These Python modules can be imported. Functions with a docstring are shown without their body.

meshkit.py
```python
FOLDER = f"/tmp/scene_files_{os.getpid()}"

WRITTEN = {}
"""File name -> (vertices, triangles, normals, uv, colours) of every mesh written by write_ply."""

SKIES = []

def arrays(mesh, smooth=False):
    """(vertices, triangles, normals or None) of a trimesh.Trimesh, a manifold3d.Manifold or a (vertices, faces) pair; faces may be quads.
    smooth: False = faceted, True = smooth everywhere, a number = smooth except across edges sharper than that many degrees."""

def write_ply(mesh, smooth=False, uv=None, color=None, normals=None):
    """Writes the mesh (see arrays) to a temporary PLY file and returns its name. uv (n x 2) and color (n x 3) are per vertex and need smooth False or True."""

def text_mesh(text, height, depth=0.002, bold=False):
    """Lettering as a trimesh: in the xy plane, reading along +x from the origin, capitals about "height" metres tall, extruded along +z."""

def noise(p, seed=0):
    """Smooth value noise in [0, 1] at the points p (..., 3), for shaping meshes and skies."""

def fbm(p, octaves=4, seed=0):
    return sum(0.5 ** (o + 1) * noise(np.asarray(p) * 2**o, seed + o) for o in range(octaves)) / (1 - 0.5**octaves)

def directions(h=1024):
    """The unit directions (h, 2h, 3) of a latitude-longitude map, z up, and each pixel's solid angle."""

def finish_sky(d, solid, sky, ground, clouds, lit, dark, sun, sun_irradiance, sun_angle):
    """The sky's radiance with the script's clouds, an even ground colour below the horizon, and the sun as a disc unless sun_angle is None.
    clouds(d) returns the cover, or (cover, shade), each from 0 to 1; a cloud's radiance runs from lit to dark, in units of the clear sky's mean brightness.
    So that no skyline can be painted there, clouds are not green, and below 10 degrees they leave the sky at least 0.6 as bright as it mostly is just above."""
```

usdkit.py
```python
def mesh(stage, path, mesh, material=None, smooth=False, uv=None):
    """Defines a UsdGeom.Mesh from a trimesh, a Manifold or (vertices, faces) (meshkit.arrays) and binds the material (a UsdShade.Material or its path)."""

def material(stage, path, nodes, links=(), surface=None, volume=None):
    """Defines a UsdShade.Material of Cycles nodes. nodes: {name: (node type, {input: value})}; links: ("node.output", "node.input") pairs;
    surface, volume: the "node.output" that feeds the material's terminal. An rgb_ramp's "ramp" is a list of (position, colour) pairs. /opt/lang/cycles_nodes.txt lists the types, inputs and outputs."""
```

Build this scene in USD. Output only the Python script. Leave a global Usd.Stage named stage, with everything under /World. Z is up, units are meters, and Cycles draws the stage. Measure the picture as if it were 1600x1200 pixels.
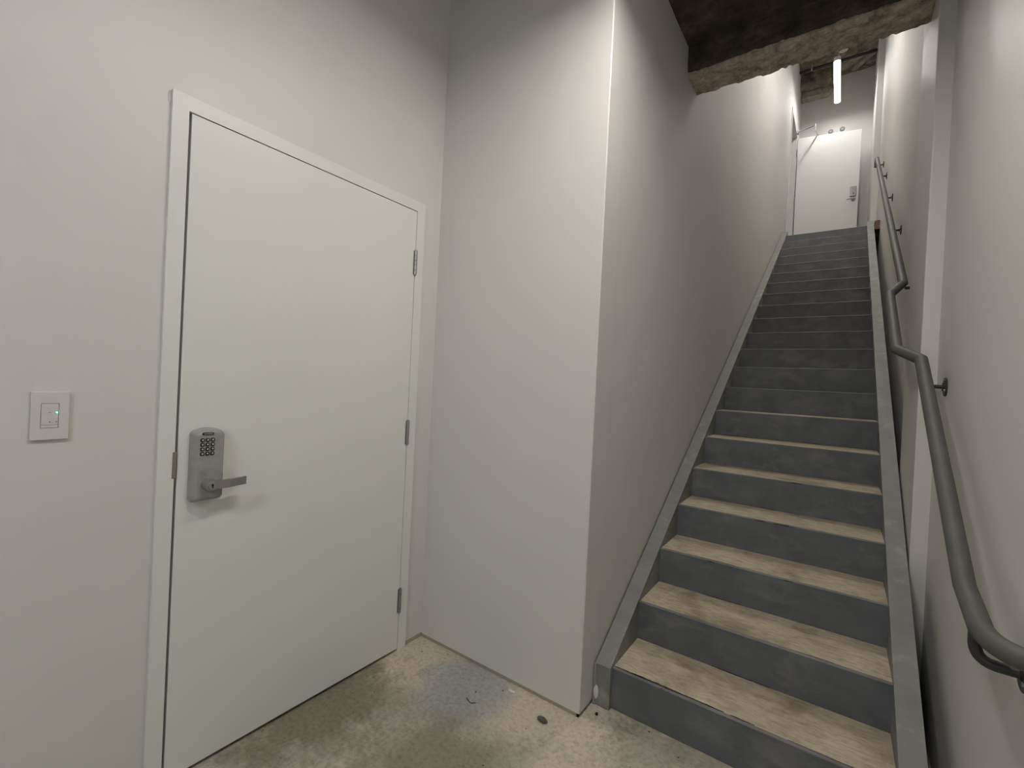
import math, random
import numpy as np
import trimesh
import manifold3d as m3
from shapely.geometry import Polygon, box as sbox
from pxr import Usd, UsdGeom, UsdLux, UsdShade, Gf, Sdf
import usdkit, meshkit

stage = Usd.Stage.CreateInMemory()
UsdGeom.SetStageUpAxis(stage, UsdGeom.Tokens.z)
UsdGeom.SetStageMetersPerUnit(stage, 1.0)
UsdGeom.Xform.Define(stage, '/World')
stage.SetDefaultPrim(stage.GetPrimAtPath('/World'))
UsdGeom.Scope.Define(stage, '/World/Looks')

# ------------------------------------------------------------------ camera and light settings
CAM_POS = (0.7915, -1.6963, 1.3430)
YAW, PITCH, ROLL, FOCAL_PX = 0.6216, -0.0075, 0.0486, 714.23
EXPOSURE = 0.0
HALL_LAMP = 64.0          # emission strength of the diffusers
REAR_FILL = 85.0  # added unseen fill behind the viewer, cooler than the other lamps
STAIR_LAMP = 165.0
LANDING_LAMP = 56.0
LAMP_COLOR = (1.0, 0.95, 0.875)
REAR_FILL_COLOR = (0.95, 0.98, 1.0)

def camera():
    cy, sy, cp, sp, cr, sr = (f(a) for a in (YAW, PITCH, ROLL) for f in (math.cos, math.sin))
    fwd = np.array([-sy * cp, cy * cp, sp]); right = np.array([cy, sy, 0.0]); up = np.cross(right, fwd)
    r, u = cr * right + sr * up, -sr * right + cr * up
    m = Gf.Matrix4d(*r, 0, *u, 0, *(-fwd), 0, *CAM_POS, 1)
    c = UsdGeom.Camera.Define(stage, '/World/camera')
    c.AddTransformOp().Set(m)
    c.CreateHorizontalApertureAttr(36.0); c.CreateVerticalApertureAttr(27.0)
    c.CreateFocalLengthAttr(FOCAL_PX / 1600 * 36.0)
    c.CreateClippingRangeAttr(Gf.Vec2f(0.02, 100))
    c.CreateExposureAttr(EXPOSURE)
camera()

# ------------------------------------------------------------------ helpers
used = {}
def path_for(parent, name):
    k = (str(parent), name); n = used.get(k, 0); used[k] = n + 1
    return f"{parent}/{name}" + (f"_{n:03d}" if n else "")

def tag(p, label=None, cat=None, group=None, kind=None):
    p = p.GetPrim() if hasattr(p, 'GetPrim') else p
    for k, v in (('label', label), ('category', cat), ('group', group), ('kind', kind)):
        if v: p.SetCustomDataByKey(k, v)
    return p

def P(x): return str(x.GetPath()) if hasattr(x, 'GetPath') else str(x)

def thing(name, label, cat, loc=(0, 0, 0), rotz=0.0, group=None, kind=None):
    x = UsdGeom.Xform.Define(stage, path_for('/World', name))
    x.AddTranslateOp().Set(Gf.Vec3d(*loc))
    if rotz: x.AddRotateZOp().Set(math.degrees(rotz))
    tag(x, label, cat, group, kind)
    return x

def obj(name, mesh, mat, parent='/World', smooth=False, label=None, cat=None, kind=None, loc=None, rotz=0.0, group=None):
    m = usdkit.mesh(stage, path_for(P(parent), name), mesh, f'/World/Looks/{mat}', smooth=smooth)
    if loc is not None: m.AddTranslateOp().Set(Gf.Vec3d(*loc))
    if rotz: m.AddRotateZOp().Set(math.degrees(rotz))
    tag(m, label, cat, group, kind)
    return m

def bx(x0, x1, y0, y1, z0, z1):
    b = trimesh.creation.box((x1 - x0, y1 - y0, z1 - z0)); b.apply_translation(((x0 + x1) / 2, (y0 + y1) / 2, (z0 + z1) / 2)); return b

def rbox(x0, x1, y0, y1, z0, z1, r=0.002, seg=6):
    """rounded box as hull of spheres"""
    s = m3.Manifold.sphere(r, 4 * max(2, seg // 2))
    pts = [s.translate([x, y, z]) for x in (x0 + r, x1 - r) for y in (y0 + r, y1 - r) for z in (z0 + r, z1 - r)]
    return tm(m3.Manifold.batch_hull(pts))

def tm(man):
    q = man.to_mesh(); return trimesh.Trimesh(q.vert_properties[:, :3], q.tri_verts, process=False)

def man(t):
    return m3.Manifold(m3.Mesh(np.asarray(t.vertices, np.float32), np.asarray(t.faces, np.uint32)))

def cat(*a): return trimesh.util.concatenate(list(a))

def cyl(p, q, r, n=20, r2=None):
    p, q = np.array(p, float), np.array(q, float); d = q - p; L = np.linalg.norm(d); d /= L
    a = np.cross(d, [0, 0, 1.0] if abs(d[2]) < .9 else [1.0, 0, 0]); a /= np.linalg.norm(a); b = np.cross(d, a)
    t = np.linspace(0, 2 * np.pi, n, endpoint=False); r2 = r if r2 is None else r2
    ring = np.outer(np.cos(t), a) + np.outer(np.sin(t), b)
    v = np.vstack([p + r * ring, q + r2 * ring, [p], [q]]); f = []
    for i in range(n):
        j = (i + 1) % n
        f += [[i, j, n + j], [i, n + j, n + i], [2 * n, j, i], [2 * n + 1, n + i, n + j]]
    t = trimesh.Trimesh(v, f, process=False); 
    if t.volume < 0: t.invert()
    return t

def tube(pts, r, n=24, cap=True):
    """swept pipe with mitred joints"""
    pts = [np.array(p, float) for p in pts]; N = len(pts)
    d = [(pts[i + 1] - pts[i]) / np.linalg.norm(pts[i + 1] - pts[i]) for i in range(N - 1)]
    a = np.cross(d[0], [0, 0, 1.0] if abs(d[0][2]) < .9 else [1.0, 0, 0]); a /= np.linalg.norm(a)
    b = np.cross(d[0], a); t = np.linspace(0, 2 * np.pi, n, endpoint=False)
    ring = pts[0] + r * (np.outer(np.cos(t), a) + np.outer(np.sin(t), b)); rings = [ring]
    for i in range(1, N):
        nrm = d[-1] if i == N - 1 else (d[i - 1] + d[i]) / np.linalg.norm(d[i - 1] + d[i])
        s = ((pts[i] - rings[-1]) @ nrm) / (d[i - 1] @ nrm)
        rings.append(rings[-1] + s[:, None] * d[i - 1])
    v = np.vstack(rings + [[pts[0]], [pts[-1]]]); f = []
    for k in range(N - 1):
        for i in range(n):
            j = (i + 1) % n; A, B = k * n, (k + 1) * n
            f += [[A + i, A + j, B + j], [A + i, B + j, B + i]]
    if cap:
        for i in range(n):
            j = (i + 1) % n
            f += [[N * n, j, i], [N * n + 1, (N - 1) * n + i, (N - 1) * n + j]]
    m = trimesh.Trimesh(v, f, process=False)
    if m.volume < 0: m.invert()
    return m

def arc(p, c, q, n=8):
    """quadratic fillet from p through control c to q"""
    p, c, q = (np.array(x, float) for x in (p, c, q))
    return [(1 - t) ** 2 * p + 2 * t * (1 - t) * c + t * t * q for t in np.linspace(0, 1, n)]

def prism_x(poly, x0, x1):
    """polygon in (y, z) extruded along x"""
    e = trimesh.creation.extrude_polygon(poly, x1 - x0, engine='earcut')
    v = e.vertices; e.vertices = np.stack([v[:, 2] + x0, v[:, 0], v[:, 1]], 1)
    if e.volume < 0: e.invert()
    return e

def prism_z(poly, z0, z1):
    e = trimesh.creation.extrude_polygon(poly, z1 - z0, engine='earcut'); e.apply_translation((0, 0, z0)); return e

def rough(mesh, edge, amp, scale, seed=0, octave=4, keep=None, fine=0.35, fscale=5.0):
    """subdivide and push the vertices about with fractal noise"""
    v, f = trimesh.remesh.subdivide_to_size(mesh.vertices, mesh.faces, edge)
    m = trimesh.Trimesh(v, f); m.merge_vertices(); v = np.array(m.vertices); n = np.array(m.vertex_normals)
    h = meshkit.fbm(v * scale + seed * 17.3) if octave else meshkit.noise(v * scale)
    h2 = meshkit.noise(v * scale * fscale + 3.1)
    w = np.ones(len(v)) if keep is None else keep(v)
    m.vertices = v + n * ((amp * h + amp * fine * h2) * w)[:, None]
    return m

# ------------------------------------------------------------------ materials
def look(name, nodes, links, surface='p.BSDF'):
    return usdkit.material(stage, f'/World/Looks/{name}', nodes, links, surface=surface)

def plain(name, color, rough=0.5, metal=0.0, **k):
    look(name, {'p': ('principled_bsdf', {'base_color': color, 'roughness': rough, 'metallic': metal, **k})}, [])

def paint(name, color, rough=0.4, var=0.05, scale=(3, 3, 3), bump=0.05, bscale=(60, 60, 60), bdist=0.002, spec=0.5, dirt=None):
    """a painted surface with slight mottling and relief"""
    c = np.array(color); lo, hi = tuple(c * (1 - var)), tuple(np.minimum(c * (1 + var), 1))
    nodes = {'g': ('geometry', {}),
             'm': ('mapping', {'scale': scale}), 'n': ('noise_texture', {'scale': 1.0, 'detail': 5.0, 'roughness': 0.6}),
             'r': ('rgb_ramp', {'ramp': [(0.3, lo), (0.7, hi)]}),
             'm2': ('mapping', {'scale': bscale}), 'n2': ('noise_texture', {'scale': 1.0, 'detail': 3.0}),
             'b': ('bump', {'strength': bump, 'distance': bdist}),
             'p': ('principled_bsdf', {'roughness': rough, 'specular_ior_level': spec})}
    links = [('g.position', 'm.vector'), ('m.vector', 'n.vector'), ('n.fac', 'r.fac'),
             ('g.position', 'm2.vector'), ('m2.vector', 'n2.vector'), ('n2.fac', 'b.height'), ('b.normal', 'p.normal')]
    if dirt:   # worn patches with a shape of their own
        dcol, dscale, lo_, hi_ = dirt
        nodes |= {'m3': ('mapping', {'scale': dscale}), 'n3': ('noise_texture', {'scale': 1.0, 'detail': 8.0, 'roughness': 0.65}),
                  'k': ('map_range', {'from_min': lo_, 'from_max': hi_, 'clamp': True}), 'x': ('mix_color', {'b': dcol})}
        links += [('g.position', 'm3.vector'), ('m3.vector', 'n3.vector'), ('n3.fac', 'k.value'), ('k.result', 'x.fac'), ('r.color', 'x.a'), ('x.result', 'p.base_color')]
    else:
        links += [('r.color', 'p.base_color')]
    look(name, nodes, links)

WALL = (0.64, 0.628, 0.600)
paint('wall_paint', WALL, rough=0.42, var=0.015, scale=(2, 2, 2), bump=0.12, bscale=(90, 90, 60), bdist=0.002)
paint('stair_wall_paint', WALL, rough=0.60, spec=0.32, var=0.02, scale=(1.5, 1.5, 1), bump=0.22, bscale=(9, 9, 1.2), bdist=0.008)
paint('door_paint', (0.71, 0.71, 0.68), rough=0.38, var=0.01, bump=0.06, bscale=(150, 150, 150), bdist=0.001)
paint('riser_paint', (0.112, 0.120, 0.133), rough=0.55, var=0.20, scale=(7, 7, 7), bump=0.25, bscale=(70, 70, 70), bdist=0.002,
      dirt=((0.20, 0.20, 0.198), (5, 5, 9), 0.52, 0.78))
paint('stringer_paint', (0.195, 0.195, 0.190), rough=0.5, var=0.14, scale=(9, 9, 9), bump=0.2, bscale=(60, 60, 60), bdist=0.002,
      dirt=((0.36, 0.35, 0.32), (8, 8, 8), 0.54, 0.76))
paint('rail_paint', (0.082, 0.082, 0.077), rough=0.58, var=0.12, scale=(14, 14, 14), bump=0.15, bscale=(120, 120, 120), bdist=0.001,
      dirt=((0.13, 0.13, 0.12), (20, 20, 20), 0.66, 0.80))
plain('bracket_paint', (0.030, 0.030, 0.031), 0.38)
plain('bolt_steel', (0.55, 0.55, 0.55), 0.3, 1.0)
paint('lock_metal', (0.305, 0.300, 0.290), rough=0.38, var=0.08, scale=(40, 40, 40), bump=0.05, bscale=(300, 300, 300), bdist=0.0006)
plain('satin_metal', (0.44, 0.43, 0.42), 0.30, 0.8)
plain('hinge_steel', (0.36, 0.36, 0.36), 0.36, 0.8)
plain('strike_metal', (0.26, 0.24, 0.19), 0.45, 0.4)
plain('key_black', (0.012, 0.012, 0.012), 0.45)
plain('key_pale', (0.42, 0.42, 0.40), 0.4)
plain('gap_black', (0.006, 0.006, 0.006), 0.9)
plain('switch_white', (0.62, 0.60, 0.60), 0.35)
plain('switch_button', (0.60, 0.585, 0.585), 0.3)
plain('switch_mark', (0.20, 0.20, 0.20), 0.5)
look('led_green', {'e': ('emission', {'color': (0.10, 1.0, 0.28), 'strength': 9.0})}, [], 'e.emission')
plain('pipe_black', (0.012, 0.011, 0.011), 0.45)
plain('lamp_housing', (0.55, 0.55, 0.54), 0.45)
look('hall_diffuser', {'e': ('emission', {'color': LAMP_COLOR, 'strength': HALL_LAMP})}, [], 'e.emission')
look('rear_fill_diffuser', {'e': ('emission', {'color': REAR_FILL_COLOR, 'strength': REAR_FILL})}, [], 'e.emission')
look('stair_diffuser', {'e': ('emission', {'color': LAMP_COLOR, 'strength': STAIR_LAMP})}, [], 'e.emission')
look('landing_diffuser', {'e': ('emission', {'color': (1.0, 0.97, 0.93), 'strength': LANDING_LAMP})}, [], 'e.emission')
plain('detector_white', (0.62, 0.61, 0.59), 0.5)
plain('cap_grey', (0.20, 0.20, 0.20), 0.5)
plain('cap_pale', (0.42, 0.41, 0.40), 0.5)
paint('rust_steel', (0.17, 0.11, 0.075), rough=0.8, var=0.4, scale=(30, 30, 30), bump=0.3, bscale=(90, 90, 90))
plain('rust_dark', (0.030, 0.020, 0.014), 0.85)
plain('caulk', (0.40, 0.36, 0.27), 0.7)
plain('plaster_grey', (0.26, 0.265, 0.25), 0.8)
plain('paint_white', (0.62, 0.61, 0.58), 0.6)
plain('thread_dark', (0.05, 0.05, 0.04), 0.9)
paint('chip_stone', (0.085, 0.09, 0.07), rough=0.9, var=0.3, scale=(90, 90, 90))

# bare concrete: broad grey-green and tan patches, fine grain, specks
def concrete(name, cols, scale, spots=0.765, rough=0.75, bump=0.25, fine=22, stretch=(1, 1, 1)):
    nodes = {'g': ('geometry', {}), 'n': ('noise_texture', {'scale': scale, 'detail': 9.0, 'roughness': 0.62, 'distortion': 0.7}),
             'r': ('rgb_ramp', {'ramp': cols}),
             'm2': ('mapping', {'scale': stretch}), 'n2': ('noise_texture', {'scale': scale * fine, 'detail': 6.0, 'roughness': 0.7}),
             'r2': ('rgb_ramp', {'ramp': [(0.28, (0.60, 0.60, 0.58)), (0.52, (1, 1, 1)), (0.75, (1.18, 1.16, 1.12))]}),
             'x': ('mix_color', {'blend_type': 'multiply', 'fac': 1.0, 'use_clamp': False}),
             'v': ('noise_texture', {'scale': 34.0, 'detail': 1.0}), 'k': ('map_range', {'from_min': spots, 'from_max': spots + .025, 'clamp': True}),
             'y': ('mix_color', {'b': (0.035, 0.033, 0.028)}),
             'b': ('bump', {'strength': bump, 'distance': 0.004}), 'p': ('principled_bsdf', {'roughness': rough, 'specular_ior_level': 0.3})}
    links = [('g.position', 'n.vector'), ('n.fac', 'r.fac'), ('g.position', 'm2.vector'), ('m2.vector', 'n2.vector'), ('n2.fac', 'r2.fac'), ('r.color', 'x.a'), ('r2.color', 'x.b'),
             ('g.position', 'v.vector'), ('v.fac', 'k.value'), ('k.result', 'y.fac'), ('x.result', 'y.a'), ('y.result', 'p.base_color'),
             ('n2.fac', 'b.height'), ('b.normal', 'p.normal')]
    look(name, nodes, links)
def stained_floor():
    stains = [((-.80, -.20, 0), .42, (0.560, 0.500, 0.385)), ((-.15, -.05, 0), .42, (0.580, 0.520, 0.410)), ((-.90, -.62, 0), .50, (0.185, 0.175, 0.115)), ((-.47, -.17, 0), .30, (0.330, 0.335, 0.330)), ((-.25, -.62, 0), .45, (0.25, 0.235, 0.165))]
    nodes = {'g': ('geometry', {}), 'n': ('noise_texture', {'scale': 2.6, 'detail': 9.0, 'roughness': 0.62, 'distortion': 0.7}),
             'r': ('rgb_ramp', {'ramp': [(0.30, (0.22, 0.205, 0.140)), (0.45, (0.36, 0.345, 0.275)), (0.55, (0.43, 0.405, 0.330)), (0.70, (0.56, 0.49, 0.37))]}),
             'w': ('noise_texture', {'scale': 7.0, 'detail': 8.0, 'roughness': 0.68}),
             'n2': ('noise_texture', {'scale': 55.0, 'detail': 7.0, 'roughness': 0.72}),
             'r2': ('rgb_ramp', {'ramp': [(0.30, (0.66, 0.66, 0.64)), (0.52, (1, 1, 1)), (0.74, (1.14, 1.13, 1.10))]}),
             'x': ('mix_color', {'blend_type': 'multiply', 'fac': 1.0, 'use_clamp': False}),
             'v': ('noise_texture', {'scale': 34.0, 'detail': 1.0}), 'k': ('map_range', {'from_min': .765, 'from_max': .79, 'clamp': True}),
             'y': ('mix_color', {'b': (0.035, 0.033, 0.028)}),
             'b': ('bump', {'strength': 0.25, 'distance': 0.004}), 'p': ('principled_bsdf', {'roughness': 0.7, 'specular_ior_level': 0.3})}
    links = [('g.position', 'n.vector'), ('n.fac', 'r.fac'), ('g.position', 'w.vector'), ('g.position', 'n2.vector'), ('n2.fac', 'r2.fac')]
    prev = 'r.color'
    for i, (c, rad, col) in enumerate(stains):
        nodes |= {f'm{i}': ('mapping', {'location': tuple(-q / rad for q in c), 'scale': (1 / rad, 1 / rad, 1 / rad)}), f's{i}': ('gradient_texture', {'gradient_type': 'spherical'}),
                  f'a{i}': ('math', {'math_type': 'multiply_add', 'value2': 1.7}), f'c{i}': ('map_range', {'from_min': 1.02, 'from_max': 1.42, 'to_max': 0.85, 'clamp': True}),
                  f'x{i}': ('mix_color', {'b': col})}
        links += [('g.position', f'm{i}.vector'), (f'm{i}.vector', f's{i}.vector'), ('w.fac', f'a{i}.value1'), (f's{i}.fac', f'a{i}.value3'),
                  (f'a{i}.value', f'c{i}.value'), (f'c{i}.result', f'x{i}.fac'), (prev, f'x{i}.a')]
        prev = f'x{i}.result'
    links += [(prev, 'x.a'), ('r2.color', 'x.b'), ('g.position', 'v.vector'), ('v.fac', 'k.value'), ('k.result', 'y.fac'), ('x.result', 'y.a'), ('y.result', 'p.base_color'),
              ('n2.fac', 'b.height'), ('b.normal', 'p.normal')]
    look('floor_concrete', nodes, links)
stained_floor()
concrete('tread_concrete', [(0.30, (0.232, 0.191, 0.129)), (0.47, (0.397, 0.343, 0.255)), (0.70, (0.516, 0.456, 0.348))], 4.0, spots=.82, bump=0.12, fine=14, stretch=(0.35, 1.3, 1.0))
concrete('landing_concrete', [(0.3, (0.2, 0.18, 0.15)), (0.7, (0.33, 0.3, 0.25))], 3.0)

# fireproofing sprayed on the slab and beams
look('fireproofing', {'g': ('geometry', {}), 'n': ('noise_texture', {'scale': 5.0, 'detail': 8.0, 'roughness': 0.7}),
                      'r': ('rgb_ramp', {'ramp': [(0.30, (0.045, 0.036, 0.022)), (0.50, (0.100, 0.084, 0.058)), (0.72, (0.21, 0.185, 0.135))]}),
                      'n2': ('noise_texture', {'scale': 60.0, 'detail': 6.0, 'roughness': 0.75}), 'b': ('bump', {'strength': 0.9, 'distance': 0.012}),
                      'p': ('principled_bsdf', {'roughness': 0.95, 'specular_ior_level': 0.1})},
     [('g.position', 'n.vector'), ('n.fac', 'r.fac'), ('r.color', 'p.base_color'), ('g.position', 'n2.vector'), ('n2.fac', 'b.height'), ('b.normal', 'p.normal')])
look('fireproofing_lit', {'g': ('geometry', {}), 'n': ('noise_texture', {'scale': 16.0, 'detail': 9.0, 'roughness': 0.75}),  # spray colour lightened to stand for light on the beam underside
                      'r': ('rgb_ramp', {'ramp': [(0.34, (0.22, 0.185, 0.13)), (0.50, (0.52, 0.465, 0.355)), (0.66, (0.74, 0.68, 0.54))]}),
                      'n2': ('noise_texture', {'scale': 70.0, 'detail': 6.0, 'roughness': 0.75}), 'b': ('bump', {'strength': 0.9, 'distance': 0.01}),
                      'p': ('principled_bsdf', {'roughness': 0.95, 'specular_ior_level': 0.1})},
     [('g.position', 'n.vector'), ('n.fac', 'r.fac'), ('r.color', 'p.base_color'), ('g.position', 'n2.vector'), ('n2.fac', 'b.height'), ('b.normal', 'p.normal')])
look('fireproofing_mid', {'g': ('geometry', {}), 'n': ('noise_texture', {'scale': 5.5, 'detail': 9.0, 'roughness': 0.72, 'distortion': 0.6}),
                      'r': ('rgb_ramp', {'ramp': [(0.32, (0.085, 0.068, 0.045)), (0.50, (0.21, 0.18, 0.13)), (0.66, (0.42, 0.385, 0.30))]}),
                      'n2': ('noise_texture', {'scale': 60.0, 'detail': 6.0, 'roughness': 0.75}), 'b': ('bump', {'strength': 0.9, 'distance': 0.012}),
                      'p': ('principled_bsdf', {'roughness': 0.95, 'specular_ior_level': 0.1})},
     [('g.position', 'n.vector'), ('n.fac', 'r.fac'), ('r.color', 'p.base_color'), ('g.position', 'n2.vector'), ('n2.fac', 'b.height'), ('b.normal', 'p.normal')])
look('fireproofing_pale', {'g': ('geometry', {}), 'n': ('noise_texture', {'scale': 14.0, 'detail': 8.0, 'roughness': 0.7}),
                      'r': ('rgb_ramp', {'ramp': [(0.30, (0.20, 0.18, 0.13)), (0.60, (0.42, 0.39, 0.31))]}),
                      'n2': ('noise_texture', {'scale': 70.0, 'detail': 6.0, 'roughness': 0.75}), 'b': ('bump', {'strength': 0.9, 'distance': 0.01}),
                      'p': ('principled_bsdf', {'roughness': 0.95, 'specular_ior_level': 0.1})},
     [('g.position', 'n.vector'), ('n.fac', 'r.fac'), ('r.color', 'p.base_color'), ('g.position', 'n2.vector'), ('n2.fac', 'b.height'), ('b.normal', 'p.normal')])

# risers: grey paint chipped to rust along the top edge (local z just under the nosing)
look('nosing_paint', {'g': ('geometry', {}), 'm': ('mapping', {'scale': (6, 3.5, 3.5)}), 'n': ('noise_texture', {'scale': 1.0, 'detail': 6.0, 'roughness': 0.7}),
                      'k': ('map_range', {'from_min': 0.66, 'from_max': 0.69, 'clamp': True}),
                      'n2': ('noise_texture', {'scale': 7.0, 'detail': 5.0}), 'r': ('rgb_ramp', {'ramp': [(0.3, (0.105, 0.108, 0.112)), (0.7, (0.17, 0.17, 0.165))]}),
                      'x': ('mix_color', {'b': (0.022, 0.016, 0.012)}), 'p': ('principled_bsdf', {'roughness': 0.55})},
     [('g.position', 'm.vector'), ('m.vector', 'n.vector'), ('n.fac', 'k.value'), ('k.result', 'x.fac'), ('g.position', 'n2.vector'), ('n2.fac', 'r.fac'),
      ('r.color', 'x.a'), ('x.result', 'p.base_color')])

# ------------------------------------------------------------------ the setting
XW = -0.912            # hall wall with the door
XR = 1.125             # right-hand wall
Y0, TD, RH, NR = 0.1212, 0.287, 0.1716, 21
YL, ZL = Y0 + (NR - 1) * TD, NR * RH        # landing edge
XL, XE = 0.0755, 0.9897                     # between the stringers
ZC, ZT = 3.32, 6.97                         # hall ceiling, stair-top ceiling
YB = 8.0                                    # end wall at the stair top
def nz(y): return RH + (y - Y0) * RH / TD

# door_1 sits in wall_left: clear hole
D0, D1, DH = -1.139, -0.1855, 2.137         # between the jambs
F0, F1, FH = -1.184, -0.1365, 2.184         # outside of the frame
hole = bx(XW - .3, XW + .3, F0 + .008, F1 - .008, -.1, FH - .008)
w = tm(man(bx(XW - .14, XW, -4.0, -.02, .018, 3.6)) - man(hole))
obj('wall_left', w, 'wall_paint', label='cream painted wall around the large flush door and light switch', cat='wall', kind='structure')
ch = 0.004
rec = Polygon([(XW - .14, -.02), (-ch, -.02), (0, -.02 + ch), (0, .12), (XW - .14, .12)])
obj('wall_recess', prism_z(rec, .018, 3.6), 'wall_paint', label='pale short wall between the large door and the foot of the stairs', cat='wall', kind='structure')
# stair wall with the upper doorway cut through
UD0, UD1, UDZ = 6.58, 7.47, 5.765
sw = man(bx(-.12, 0, .12, YB + .12, .018, 7.4)) - man(bx(-.3, .3, UD0, UD1, ZL, UDZ))
obj('wall_stair', tm(sw), 'stair_wall_paint', label='long cream wall along the left side of the grey stairs', cat='wall', kind='structure')
obj('wall_right', bx(XR, XR + .12, -4.0, .935, 0, 3.6), 'wall_paint', label='plain wall on the right behind the lower handrail', cat='wall', kind='structure')
X3 = 1.118
obj('wall_right', bx(X3, X3 + .12, 1.46, 6.8, 0, 7.4), 'stair_wall_paint', label='right stair wall beyond the narrow pilaster, behind the upper handrail', cat='wall', kind='structure')
obj('wall_right', bx(1.045, X3 + .12, 6.8, YB + .12, 0, 7.4), 'stair_wall_paint', label='narrow stepped end of the right wall beside the stair-top landing', cat='wall', kind='structure')
pil = m3.Manifold.batch_hull([m3.Manifold.cylinder(3.6 - .0, .006, .006, 16).translate([x, y, 0]) for x in (1.068 + .006, 1.2) for y in (.93 + .006, 1.47 - .006)])
obj('pilaster', tm(pil), 'wall_paint', smooth=35, label='narrow full-height pilaster that the handrail bends around', cat='pilaster', kind='structure')
obj('wall_back', bx(-.12, 1.3, YB, YB + .12, ZL - .2, 7.4), 'wall_paint', label='grey end wall behind the open door at the stair top', cat='wall', kind='structure')
obj('wall_front', bx(XW - .14, XR + .12, -4.12, -4.0, 0, 3.6), 'wall_paint', label='hall end wall behind the viewer', cat='wall', kind='structure')
obj('wall_header', bx(-.12, XR + .12, 1.02, 1.14, 3.4, 7.4), 'wall_paint', label='wall over the beam closing off the stairwell above the hall', cat='wall', kind='structure')
# floors
obj('floor', bx(XW - 1.4, XR + .12, -4.12, 1.0, -.1, 0), 'floor_concrete', label='stained bare concrete floor at the foot of the stairs', cat='floor', kind='structure')
obj('landing', bx(-1.4, XR + .12, YL + .02, YB + .12, ZL - .15, ZL - .001), 'landing_concrete', label='concrete landing at the top of the stairs', cat='floor', kind='structure')
# ceilings
def sheet(x0, x1, y0, y1, z, th, edge, amp, sc, seed):
    return rough(bx(x0, x1, y0, y1, z, z + th), edge, amp, sc, seed)
obj('ceiling', sheet(XW - .1, XR + .1, -4.0, 1.05, ZC, .12, .12, .02, 4.0, 1), 'fireproofing', smooth=True, label='brown sprayed ceiling over the lower hall', cat='ceiling', kind='structure')
obj('ceiling', sheet(-.1, XR + .1, 1.1, YB + .1, ZT, .12, .045, .055, 4.2, 2), 'fireproofing_mid', smooth=True, label='rough sprayed ceiling over the stair-top landing', cat='ceiling', kind='structure')
# dirty joint under the recess wall and stair wall
obj('baseboard_recess', cat(bx(XW, -.006, -.014, -.006, 0, .02), bx(-.014, -.006, -.014, .2, 0, .02), bx(XW - .006, XW + .001, F1, -.006, 0, .02), bx(XW - .02, XW - .004, -4.0, F0 + .004, 0, .02), bx(-.02, -.006, .12, 6.5, 0, .02)), 'caulk', label='tan caulked joint between the pale recess wall and the concrete floor', cat='joint', kind='structure')

# beam across the stairwell; shaded front and lit underside are put into the colours
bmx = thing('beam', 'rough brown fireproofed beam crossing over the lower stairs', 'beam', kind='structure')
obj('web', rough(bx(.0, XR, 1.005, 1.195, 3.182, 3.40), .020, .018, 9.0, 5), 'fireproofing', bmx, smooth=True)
obj('underside', rough(bx(.0, XR, 1.02, 1.20, 3.158, 3.20), .0075, .014, 11.0, 6, fine=.9, fscale=5.0), 'fireproofing_lit', bmx, smooth=True, label='crusted underside of the beam, coloured lighter to stand for light on it')

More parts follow.
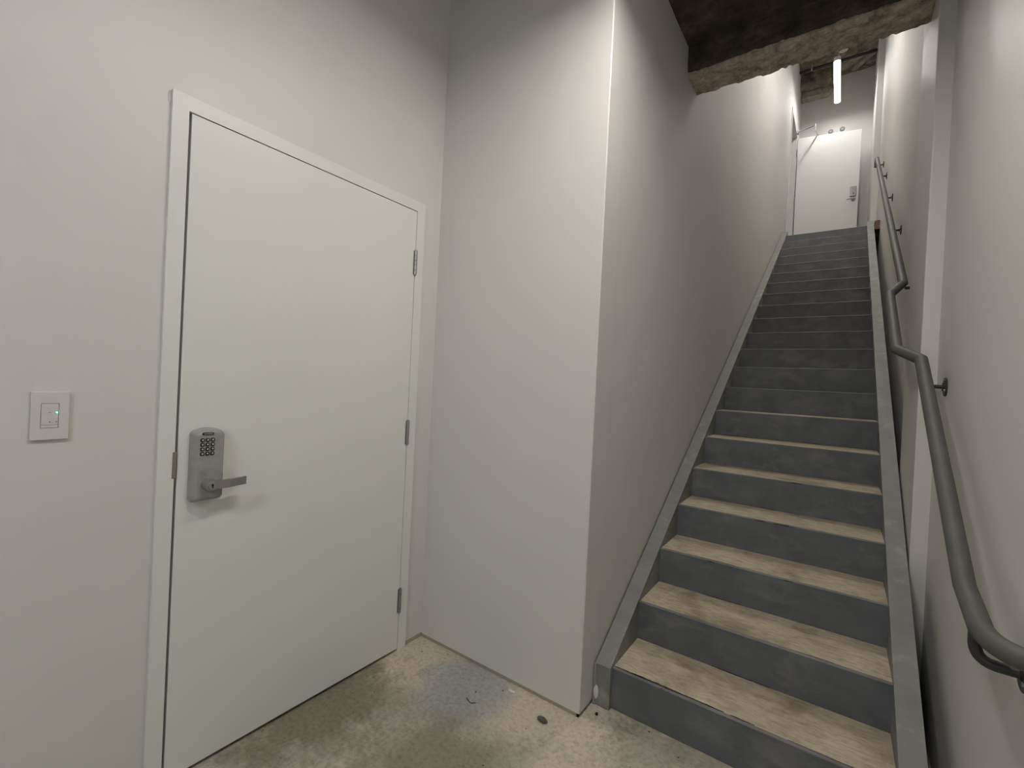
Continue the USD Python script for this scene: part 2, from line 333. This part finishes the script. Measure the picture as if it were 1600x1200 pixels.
# lump of pale spray at the head of the end wall, and two ragged braces in the ceiling
lump = cat(rough(bx(.0, .40, 7.87, 8.0, 6.625, 6.73), .014, .016, 12.0, 7, fine=.7), rough(trimesh.creation.icosphere(3, .062).apply_translation((.40, 7.92, 6.675)), .02, .012, 14.0, 8))
obj('fireproofed_joist', lump, 'fireproofing_pale', smooth=True, label='short pale crusted beam end at the head of the stair-top end wall', cat='beam', kind='structure')
obj('fireproofed_mass', rough(bx(-.02, .47, 7.70, 8.02, 6.76, 7.0), .02, .03, 7.0, 12, fine=.6), 'fireproofing_mid', smooth=True, label='lumpy brown sprayed mass above the short pale beam end', cat='fireproofing', kind='structure')
brace = cat(*[rough(tube([(.18, 7.96, 6.99), (.62, 7.75, 6.93), (1.05, 7.35, 6.99)], .045, 10), .03, .02, 8.0, 9),
              rough(tube([(.75, 7.9, 6.93), (1.03, 7.55, 6.93)], .03, 10), .03, .018, 8.0, 11)])
obj('fireproofed_brace', brace, 'fireproofing_pale', smooth=True, label='ragged crusted brace running diagonally under the stair-top ceiling', cat='brace', kind='structure')

# ------------------------------------------------------------------ door_1 (large flush door on the left)
d1 = thing('door_1', 'large white flush door with a keypad lever lock, in a metal frame', 'door', kind='structure')
XF, XD = -0.899, -0.901                     # frame face, leaf face
fr = man(bx(XW - .13, XF, F0, F1, 0, FH)) - man(bx(XW - .3, XF + .1, D0, D1, -.1, DH))
stop = (man(bx(XW - .13, XD - .047, F0 + .002, F1 - .002, 0, FH - .002)) - man(bx(XW - .3, XF + .1, D0 + .014, D1 - .014, -.1, DH - .014)))
obj('frame', tm(fr + stop), 'door_paint', d1)
leaf = rbox(XD - .044, XD, -1.131, -.1866, .014, 2.134, .0015)
lf = obj('leaf', leaf, 'door_paint', d1, smooth=30)
for zc in (1.888, 1.068, .25):              # three butt hinges
    yk, xk, h = -.1868, -.8965, .115
    parts = []
    for i in range(5):
        parts.append(cyl((xk, yk, zc - h / 2 + i * h / 5 + .0011), (xk, yk, zc - h / 2 + (i + 1) * h / 5 - .0011), .0078, 18))
    parts += [bx(XD - .002, XD + .0012, yk - .011, yk, zc - h / 2, zc + h / 2), cyl((xk, yk, zc - h / 2 - .004), (xk, yk, zc + h / 2 + .004), .0050, 14)]
    obj('hinge', cat(*parts), 'hinge_steel', d1, smooth=30)
obj('strike_plate', rbox(XF - .003, XF + .002, D0 - .006, D0 + .0055, .983, 1.066, .001), 'strike_metal', d1, smooth=30, label='small tarnished strike lip in the left jamb')
# keypad lock
def rrect(w, h, r, cy, cz, crown=0.0, n=8):
    """outline in (y, z): rounded rectangle whose top edge is arched"""
    p = sbox(cy - w / 2 + r, cz - h / 2 + r, cy + w / 2 - r, cz + h / 2 - r - crown)
    if crown:
        t = np.linspace(-1, 1, 15)
        p = Polygon([(cy - w / 2 + r, cz - h / 2 + r), (cy + w / 2 - r, cz - h / 2 + r)] + [(cy - a * (w / 2 - r), cz + h / 2 - r - crown * a * a) for a in t])
    return p.buffer(r, quad_segs=n)
LC, LZ = -1.0545, 1.021
def layer(poly, x): return np.array([(x, y, z) for y, z in poly.exterior.coords[:-1]])
def hull(*ls): 
    return trimesh.convex.convex_hull(np.vstack(ls))
body = hull(layer(rrect(.092, .240, .013, LC, LZ, .008), XD), layer(rrect(.092, .240, .013, LC, LZ, .008), XD + .014),
            layer(rrect(.080, .226, .010, LC + .005, LZ - .001, .007), XD + .030), layer(rrect(.072, .214, .010, LC + .006, LZ, .006), XD + .034))
dish = m3.Manifold.sphere(.16, 64).scale([1, .85, 1]).translate([XD + .034 + .152, LC + .005, LZ - .055])
body = tm(man(body) - dish)
lock = obj('keypad_lock', body, 'lock_metal', d1, smooth=28, label='brushed grey keypad lock housing with arched top')
XK = XD + .034
for r_ in range(4):
    for c_ in range(3):
        y = -1.0755 + c_ * .0148; z = 1.1025 - r_ * .0148
        k = hull(layer(rrect(.0122, .0122, .004, y, z), XK - .002), layer(rrect(.0116, .0116, .004, y, z), XK + .0022))
        obj('key', k, 'key_black', lock, smooth=30)
pads = [hull(layer(rrect(.0062, .0062, .0025, -1.0755 + c_ * .0148 + .0004, 1.1025 - r_ * .0148 + .0003), XK + .002), layer(rrect(.0048, .0048, .002, -1.0755 + c_ * .0148 + .0004, 1.1025 - r_ * .0148 + .0003), XK + .0032)) for r_ in range(4) for c_ in range(3)]
obj('key_marks', cat(*pads), 'key_pale', lock, smooth=30, label='pale raised centres of the black keys')
obj('badge', hull(layer(rrect(.034, .0088, .0040, LC - .005, 1.1225), XK - .001), layer(rrect(.033, .0080, .0036, LC - .005, 1.1225), XK + .0016)), 'key_black', lock, smooth=30, label='small dark pill-shaped badge above the keys')
obj('badge_strip', hull(layer(rrect(.026, .0040, .0018, LC - .005, 1.1225), XK + .001), layer(rrect(.026, .0040, .0018, LC - .005, 1.1225), XK + .0022)), 'satin_metal', lock, smooth=30)
LY, LVZ = -1.054, .957
obj('spindle', cat(cyl((XD + .012, LY, LVZ), (XD + .030, LY, LVZ), .0200, 32), cyl((XD + .028, LY, LVZ), (XD + .066, LY, LVZ), .0185, 32, .0165)), 'satin_metal', lock, smooth=35)
kc = obj('key_cylinder', cat(cyl((XD + .064, LY, LVZ), (XD + .0700, LY, LVZ), .0118, 28, .0108)), 'bolt_steel', lock, smooth=35, label='bright key cylinder in the lever hub')
obj('key_slot', cat(bx(XD + .069, XD + .0704, LY - .0016, LY + .0016, LVZ - .0065, LVZ + .005), cyl((XD + .069, LY, LVZ + .003), (XD + .0704, LY, LVZ + .003), .0034, 14)), 'gap_black', lock)
lev = m3.Manifold.batch_hull([m3.Manifold.cylinder(.026, .003, .003, 12).translate([x, y, LVZ - .013 + dz]) for (x, y, dz) in
      ((XD + .048, LY + .004, 0), (XD + .060, LY + .004, 0), (XD + .050, LY + .055, .0), (XD + .060, LY + .055, 0))])
lev2 = m3.Manifold.batch_hull([m3.Manifold.cylinder(.026, .003, .003, 12).translate([x, y, LVZ - .013 + dz]) for (x, y, dz) in
      ((XD + .050, LY + .050, 0), (XD + .060, LY + .050, 0), (XD + .047, LY + .106, .002), (XD + .055, LY + .106, .002))])
obj('lever', tm(lev + lev2), 'satin_metal', lock, smooth=35)
obj('dark_door_backing', bx(XW - .7, XW - .6, -1.8, .4, 0, 2.6), 'gap_black', label='black sheet standing for the unlit room behind the gaps of the large door', cat='wall', kind='structure')  # darkness of the unlit room painted as a black sheet

# paint smear on the wall beside the frame's top corner
obj('paint_smear', rough(trimesh.creation.icosphere(3, 1.0).apply_transform(np.diag([.0022, .006, .02, 1])), 1.0, .0, 1, 0), 'paint_white', loc=(XW, F0 - .0035, FH - .024), smooth=True,
    label='tiny white paint smear beside the top left corner of the door frame', cat='paint smear')

# ------------------------------------------------------------------ light switch
SY, SZ = -1.4215, 1.1905
s = thing('light_switch', 'white wall switch plate with a small green light, left of the door', 'light switch', (XW, SY, SZ))
pl = man(rbox(0, .0075, -.037, .037, -.0645, .0645, .002)) - man(bx(.004, .02, -.0185, .0165, -.033, .033))
obj('plate', tm(pl), 'switch_white', s, smooth=30)
b1 = obj('button', rbox(.002, .0072, -.0175, .0155, -.0245, .032, .0008), 'switch_button', s, smooth=30)
obj('button', rbox(.002, .0068, -.0175, .0155, -.032, -.0252, .0008), 'switch_button', s, smooth=30)
obj('indicator_light', trimesh.creation.icosphere(2, .0017).apply_translation((.0072, .0125, .0085)), 'led_green', s, smooth=True, label='glowing green indicator')
obj('sensor_dot', cyl((.006, .0120, -.0165), (.0076, .0120, -.0165), .0017, 14), 'switch_mark', s)
obj('mark', bx(.006, .00745, -.0035, .0020, .0078, .0092), 'switch_mark', s)
obj('mark', cyl((.006, -.0005, -.0168), (.00745, -.0005, -.0168), .0018, 12), 'switch_mark', s)

# ------------------------------------------------------------------ staircase
st = thing('staircase', 'long straight grey steel staircase with tan concrete treads', 'staircase')
def stringer(x0, x1):
    top = lambda y: nz(y) + .004
    y0 = .100; ye = YL + .18
    poly = Polygon([(y0, 0), (y0, top(y0 + .018)), (ye, top(ye)), (ye, top(ye) - .42), (y0 + .30, 0)])
    return prism_x(poly, x0, x1)
obj('stringer', stringer(.007, XL), 'stringer_paint', st)
obj('stringer', stringer(XE, 1.060), 'stringer_paint', st)
for i in range(NR):
    y, z0, z1 = Y0 + i * TD, i * RH, (i + 1) * RH
    obj('riser', bx(XL, XE, y, y + .006, z0 + (.001 if i == 0 else -.03), z1 - .006), 'riser_paint', st)
    # rounded steel lip at the nosing
    r = .005
    lip = Polygon([(y - .0015, z1 - .0065)] + [(y - .0015 + r - r * math.cos(a), z1 - r + r * math.sin(a)) for a in np.linspace(0, math.pi / 2, 6)] + [(y + .013, z1), (y + .013, z1 - .0065)])
    obj('nosing', prism_x(lip, XL, XE), 'nosing_paint', st, smooth=40)
    if i < NR - 1:
        pts = [(y + .0135, z1 - .045), (y + .0135, z1 - .0012)]
        if i < 7:
            for g in range(4):
                a = y + .024 + g * .0225
                pts += [(a, z1 - .001), (a + .0022, z1 - .0030), (a + .0048, z1 - .0030), (a + .0070, z1 - .001)]
        pts += [(y + TD - .001, z1 - .001), (y + TD - .001, z1 - .045)]
        obj('tread', prism_x(Polygon(pts), XL + .0005, XE - .0005), 'tread_concrete', st)
# rust lines and paint chips along worn nosings and tread joints
rng = np.random.default_rng(4)
def worn_line(n, x0, x1, dy, w, front=False):
    """ragged dark sliver; n counts treads from the bottom"""
    y, z = Y0 + (n - 1) * TD + dy, n * RH
    k = max(4, int((x1 - x0) / .008)); xs = np.linspace(x0, x1, k)
    env = np.sin(np.linspace(0.15, math.pi - .15, k)) ** .35
    a = w * env * (.5 + .6 * rng.random(k)); b = w * env * (.5 + .6 * rng.random(k))
    if front: poly = Polygon([(x, z - .004 - p * .6) for x, p in zip(xs, a)] + [(x, z - .004 + p * .6) for x, p in zip(xs[::-1], b[::-1])])
    else: poly = Polygon([(x, y - p) for x, p in zip(xs, a)] + [(x, y + p) for x, p in zip(xs[::-1], b[::-1])])
    poly = poly.buffer(0)
    m = trimesh.util.concatenate([trimesh.creation.extrude_polygon(g, .0006, engine='earcut') for g in getattr(poly, 'geoms', [poly])])
    if front:
        v = m.vertices; m.vertices = np.stack([v[:, 0], y - .0018 - v[:, 2], v[:, 1]], 1)
        if m.volume < 0: m.invert()
    else: m.apply_translation((0, 0, z - .0003))
    return m
lines = [worn_line(1, XL + .002, .20, .0125, .0035), worn_line(1, .15, .36, .0145, .0065), worn_line(1, .34, .50, .0150, .0040), worn_line(1, .52, .60, .0150, .0030), worn_line(1, .70, .95, .0135, .0016),
         worn_line(5, .595, .65, .0, .004, True), worn_line(4, .46, .515, .0, .004, True), worn_line(4, .545, .64, .0, .004, True),
         worn_line(3, .30, .34, .0, .003, True), worn_line(3, .62, .66, .0, .003, True), worn_line(2, .70, .82, .0135, .0022), worn_line(3, .2, .42, .0130, .0020)]
lines += [worn_line(6, a, b, TD - .004, .0055) for a, b in ((.10, .155), (.20, .225), (.285, .335), (.465, .505), (.655, .71))]
lines += [worn_line(4, .47, .53, TD - .004, .004), worn_line(1, .40, .62, TD - .003, .0025), worn_line(2, .30, .46, TD - .003, .0025)]
obj('chipped_paint', cat(*lines), 'rust_dark', st, kind='stuff', label='dark rust lines and chips along the worn nosings and tread joints')
# rust-brown steel clip closing the slot beside the right stringer at the top
obj('clip_angle', rbox(1.061, X3 - .001, 5.72, 5.90, 3.50, 3.615, .004), 'rust_steel', st, smooth=30, label='rust-brown steel clip at the top of the slot beside the right stringer')
# white plaster patch on the foot of the left stringer
pt = trimesh.creation.icosphere(3, 1.0).apply_transform(np.diag([.011, .005, .030, 1]))
obj('plaster_patch', pt, 'paint_white', st, smooth=True, loc=(.016, .0985, .055), label='white plaster dab on the foot of the left stringer')
strip = rough(bx(.003, .0125, .0972, .1005, .001, .172), .008, .0013, 40, 3)
obj('plaster_edge', strip, 'plaster_grey', st, smooth=True, label='smeared pale edge down the wall side of the left stringer')

# ------------------------------------------------------------------ handrail
hr = thing('handrail', 'dark grey tubular handrail bending around the pilaster on the right wall', 'handrail')
R = .0215; XA, XM, XU = 1.055, .988, 1.050
A0 = np.array((XA, -.165, .905)); A1 = np.array((XA, .775, 1.508)); M0 = np.array((XM, .925, 1.563)); M1 = np.array((XM, 1.475, 1.903))
U0 = np.array((XU, 1.60, 1.985)); U1 = np.array((XU, 5.72, 4.412))
E0 = np.array((XA, -.330, .868))
path = [(XR + .0, -.420, .862)] + arc((1.108, -.418, .862), (1.062, -.405, .860), E0, 8) + [tuple(A0), tuple(A1), tuple(M0), tuple(M1), tuple(U0), tuple(U1)] 
obj('rail', tube(path, R, 28), 'rail_paint', hr, smooth=40)
# short return at the head of the rail
obj('end_return', tube([U1 + (0, -.012, -.004), U1 + (0, .02, -.005), U1 + (-.004, .03, -.10)], R * .98, 24), 'rail_paint', hr, smooth=40)
def bracket(y, xr, xw, zr, big=False, flat=False):
    """rod that leaves the pipe's underside, bends and runs to a bolted wall flange"""
    ra, drop = (.0115, .062) if big else (.0075, .058)
    a = (xr, y, zr - R * .6); b = (xr, y, zr - R - (drop - R) * .5); c = (xr, y, zr - drop - .012); 
    p = [a] + arc(b, c, (xr + .030, y, zr - drop - .012), 8) + [(xw - .004, y, zr - drop - .012)]
    if big:
        p = [(xr - .002, y + .02, zr - R * .6)] + arc((xr - .002, y + .02, zr - R - .02), (xr - .002, y + .018, zr - .082), (xr + .032, y + .006, zr - .078), 10) + [(xw - .004, y, zr - .076)]
    if flat:
        p = [(xr + .008, y, zr - .010), (xw - .004, y, zr - .012)]
    br = obj('bracket', tube(p, ra, 14), 'bracket_paint', hr, smooth=40)
    zf = p[-1][2]
    obj('flange', cat(cyl((xw - .0055, y, zf), (xw + .0002, y, zf), .036, 32), cyl((xw - .0105, y, zf), (xw - .005, y, zf), .015, 20)), 'bracket_paint', br, smooth=30)
    for k in range(3):
        t = math.radians(90 + 120 * k)
        q = (y + .025 * math.cos(t), zf + .025 * math.sin(t))
        obj('bolt', cyl((xw - .0095, *q), (xw - .0050, *q), .0045, 6), 'bolt_steel', br)
    return br
def rail_z(y):
    for p, q in ((E0, A0), (A0, A1), (M0, M1), (U0, U1)):
        if p[1] - .02 <= y <= q[1] + .02: return p[2] + (q[2] - p[2]) * (y - p[1]) / (q[1] - p[1])
bracket(-.315, XA, XR, .870, True)
bracket(.715, XA, XR, rail_z(.715))
bracket(1.60, XU, X3, 1.968, flat=True)
for y in (2.81, 3.85, 4.88, 5.60): bracket(y, XU, X3, rail_z(y))

# ------------------------------------------------------------------ door_2 (open door at the stair top)
d2 = thing('door_2', 'white flush door standing open at the top of the stairs', 'door', kind='structure')
fo = .048
frame2 = (man(bx(-.13, .012, UD0 - fo, UD1 + fo, ZL, UDZ + fo)) - man(bx(-.3, .3, UD0 + .004, UD1 - .004, ZL - .1, UDZ - .004))) - man(bx(-.1195, -.0005, UD0 - .2, UD0, ZL - .2, UDZ + .2)) - man(bx(-.1195, -.0005, UD1, UD1 + .2, ZL - .2, UDZ + .2)) - man(bx(-.1195, -.0005, UD0 - .2, UD1 + .2, UDZ, UDZ + .2))
obj('frame', tm(frame2), 'door_paint', d2)
H = np.array((.022, UD1 - .004)); ang = math.atan2(.16, .88); ux, uy = math.cos(ang), math.sin(ang)
LW, LT = .888, .044
def onleaf(mesh):
    """local (u, v, z) -> world"""
    v = np.array(mesh.vertices); mesh.vertices = np.stack([H[0] + v[:, 0] * ux + v[:, 1] * uy, H[1] + v[:, 0] * uy - v[:, 1] * ux, v[:, 2]], 1)
    if mesh.volume < 0: mesh.invert()
    return mesh
lf2 = obj('leaf', onleaf(rbox(.004, .004 + LW, -LT, 0, ZL + .012, ZL + 2.135, .0015)), 'door_paint', d2, smooth=30)
for zc in (ZL + 1.89, ZL + 1.07, ZL + .25):
    obj('hinge', cat(*[cyl((.017, UD1 - .004, zc - .0575 + k * .023 + .0005), (.017, UD1 - .004, zc - .0575 + (k + 1) * .023 - .0005), .0075, 14) for k in range(5)]), 'hinge_steel', d2, smooth=30)
lk = obj('lock_plate', onleaf(rbox(.775, .862, -.001, .024, 4.640, 4.805, .008)), 'satin_metal', d2, smooth=30, label='grey lock cover above the lever of the open door')
obj('thumb_button', onleaf(cyl((.822, .022, 4.685), (.822, .028, 4.685), .008, 14)), 'key_black', lk)
obj('lever', onleaf(cat(cyl((.830, -.001, 4.592), (.830, .010, 4.592), .031, 24), cyl((.830, .008, 4.592), (.830, .052, 4.592), .011, 16), tube([(.836, .047, 4.592), (.76, .047, 4.594), (.725, .040, 4.592)], .010, 12))), 'satin_metal', lk, smooth=35)
# closer arm over the door's head
zc_ = ZL + 2.145
el = (.275, UD1 - .22, 5.795)
arm = obj('closer_arm', cat(tube([(.012, UD1 - .10, 5.800), el], .010, 10), cyl((el[0], el[1], 5.700), (el[0], el[1], 5.812), .016, 14)), 'satin_metal', d2, smooth=35, label='grey folding closer arm over the open door')
obj('closer_shoe', rbox(.010, .035, UD1 - .14, UD1 - .06, 5.775, 5.812, .003), 'satin_metal', arm, smooth=30)
obj('closer_link', tube([(el[0], el[1], 5.708), (.30, 7.52 - LT * .0, 5.752), (.36, 7.60, 5.752)], .009, 10), 'satin_metal', arm, smooth=35)
# room beyond the doorway
obj('wall_beyond', cat(bx(-1.5, -1.4, 5.9, YB + .12, ZL, 6.6), bx(-1.4, -.12, 5.86, 5.96, ZL, 6.6), bx(-1.4, -.12, YB, YB + .12, ZL, 6.6), bx(-1.5, -.12, 5.86, YB + .12, 6.5, 6.6)), 'wall_paint', label='side room walls glimpsed through the upper doorway', cat='wall', kind='structure')

# ------------------------------------------------------------------ lamps, pipe, detector, caps
def pill(x, y0, y1, wdt):
    r = wdt / 2
    from shapely.geometry import LineString
    return LineString([(x, y0 + r), (x, y1 - r)]).buffer(r, quad_segs=10)
def linear_lamp(label, x, y0, y1, z, ceil, mat):
    t = thing('linear_lamp', label, 'ceiling lamp', (x, (y0 + y1) / 2, z), group=None)
    h = (y1 - y0) / 2
    obj('housing', prism_z(pill(0, -h, h, .088), .003, .062), 'lamp_housing', t, smooth=35)
    obj('diffuser', prism_z(pill(0, -h + .002, h - .002, .084), 0, .003), mat, t, smooth=False, label='glowing white diffuser')
    for yy in (-h * .2, h * .2):
        obj('hanger', cyl((0, yy, .060), (0, yy, ceil - z), .0025, 8), 'lamp_housing', t)
    return t
linear_lamp('glowing linear lamp hanging over the top of the stairs', .552, 6.38, 7.58, 6.24, ZT + .02, 'landing_diffuser')
linear_lamp('linear lamp over the middle of the stairs, above the crossing beam', .552, 3.00, 4.18, 6.22, ZT + .02, 'stair_diffuser')
linear_lamp('linear lamp hanging over the lower hall, above the viewer', .34, -1.30, -.12, 2.95, ZC + .02, 'hall_diffuser')
linear_lamp('added unseen fill lamp at the far back of the lower hall, behind the viewer', .30, -3.85, -2.67, 2.95, ZC + .02, 'rear_fill_diffuser')  # added for soft fill bounced off the hall end wall

dt = thing('smoke_detector', 'round white smoke detector on the ceiling above the stair-top lamp', 'smoke detector', (.60, 7.28, 6.95))
obj('base', cyl((0, 0, -.012), (0, 0, .05), .078, 36), 'detector_white', dt, smooth=30)
obj('cover', trimesh.convex.convex_hull(np.vstack([np.array([(r_ * math.cos(a), r_ * math.sin(a), z_) for a in np.linspace(0, 2 * math.pi, 32, endpoint=False)]) for r_, z_ in ((.066, -.012), (.062, -.034), (.045, -.044))])), 'detector_white', dt, smooth=30)

pp = thing('pipe', 'thin black pipe crossing below the stair-top ceiling', 'pipe')
obj('tube', cyl((-.06, 7.42, 6.845), (XR - .07, 7.42, 6.845), .021, 20), 'pipe_black', pp, smooth=35)
obj('strap', cat(cyl((.165, 7.42, 6.845), (.180, 7.42, 6.845), .0245, 20), bx(.166, .179, 7.416, 7.424, 6.86, 7.0)), 'detector_white', pp, smooth=35, label='pale hanger strap around the pipe')
for x, lab in ((.466, 'left of the two round grey caps above the open door'), (.631, 'right of the two round grey caps above the open door')):
    c = thing('wall_cap', lab, 'wall cap', (x, YB, 5.984), group=None)
    obj('rim', cat(cyl((0, 0, 0), (0, -.012, 0), .037, 28)), 'cap_grey', c, smooth=30)
    obj('centre', cyl((0, -.011, 0), (0, -.020, 0), .018, 24), 'cap_pale', c, smooth=30, label='paler raised centre')

# ------------------------------------------------------------------ litter on the floor
def chip(name, label, catg, mat, loc, size, seed):
    s_ = trimesh.creation.icosphere(2, 1.0); v = s_.vertices * (1 + .35 * meshkit.noise(s_.vertices * 1.3 + seed))[:, None]
    v = v * np.array(size); v[:, 2] -= v[:, 2].min(); s_.vertices = v
    obj(name, s_, mat, loc=loc, label=label, cat=catg)
chip('stone_chip', 'dark green-grey stone chip on the floor near the stair foot', 'stone chip', 'chip_stone', (-.108, -.125, 0), (.020, .010, .007), 3)
chip('paint_flake', 'pale paint flake on the floor below the short pale wall', 'paint flake', 'paint_white', (-.300, -.062, 0), (.015, .007, .002), 5)
chip('grit', 'small black grit on the floor beside the left stringer', 'grit', 'gap_black', (.046, .047, 0), (.005, .005, .004), 8)
th = tube([(-.425, -.215, .002), (-.405, -.225, .0022), (-.39, -.228, .0015), (-.375, -.215, .0022)], .0014, 6)
obj('thread', th, 'thread_dark', label='thin dark thread lying on the concrete floor', cat='thread')
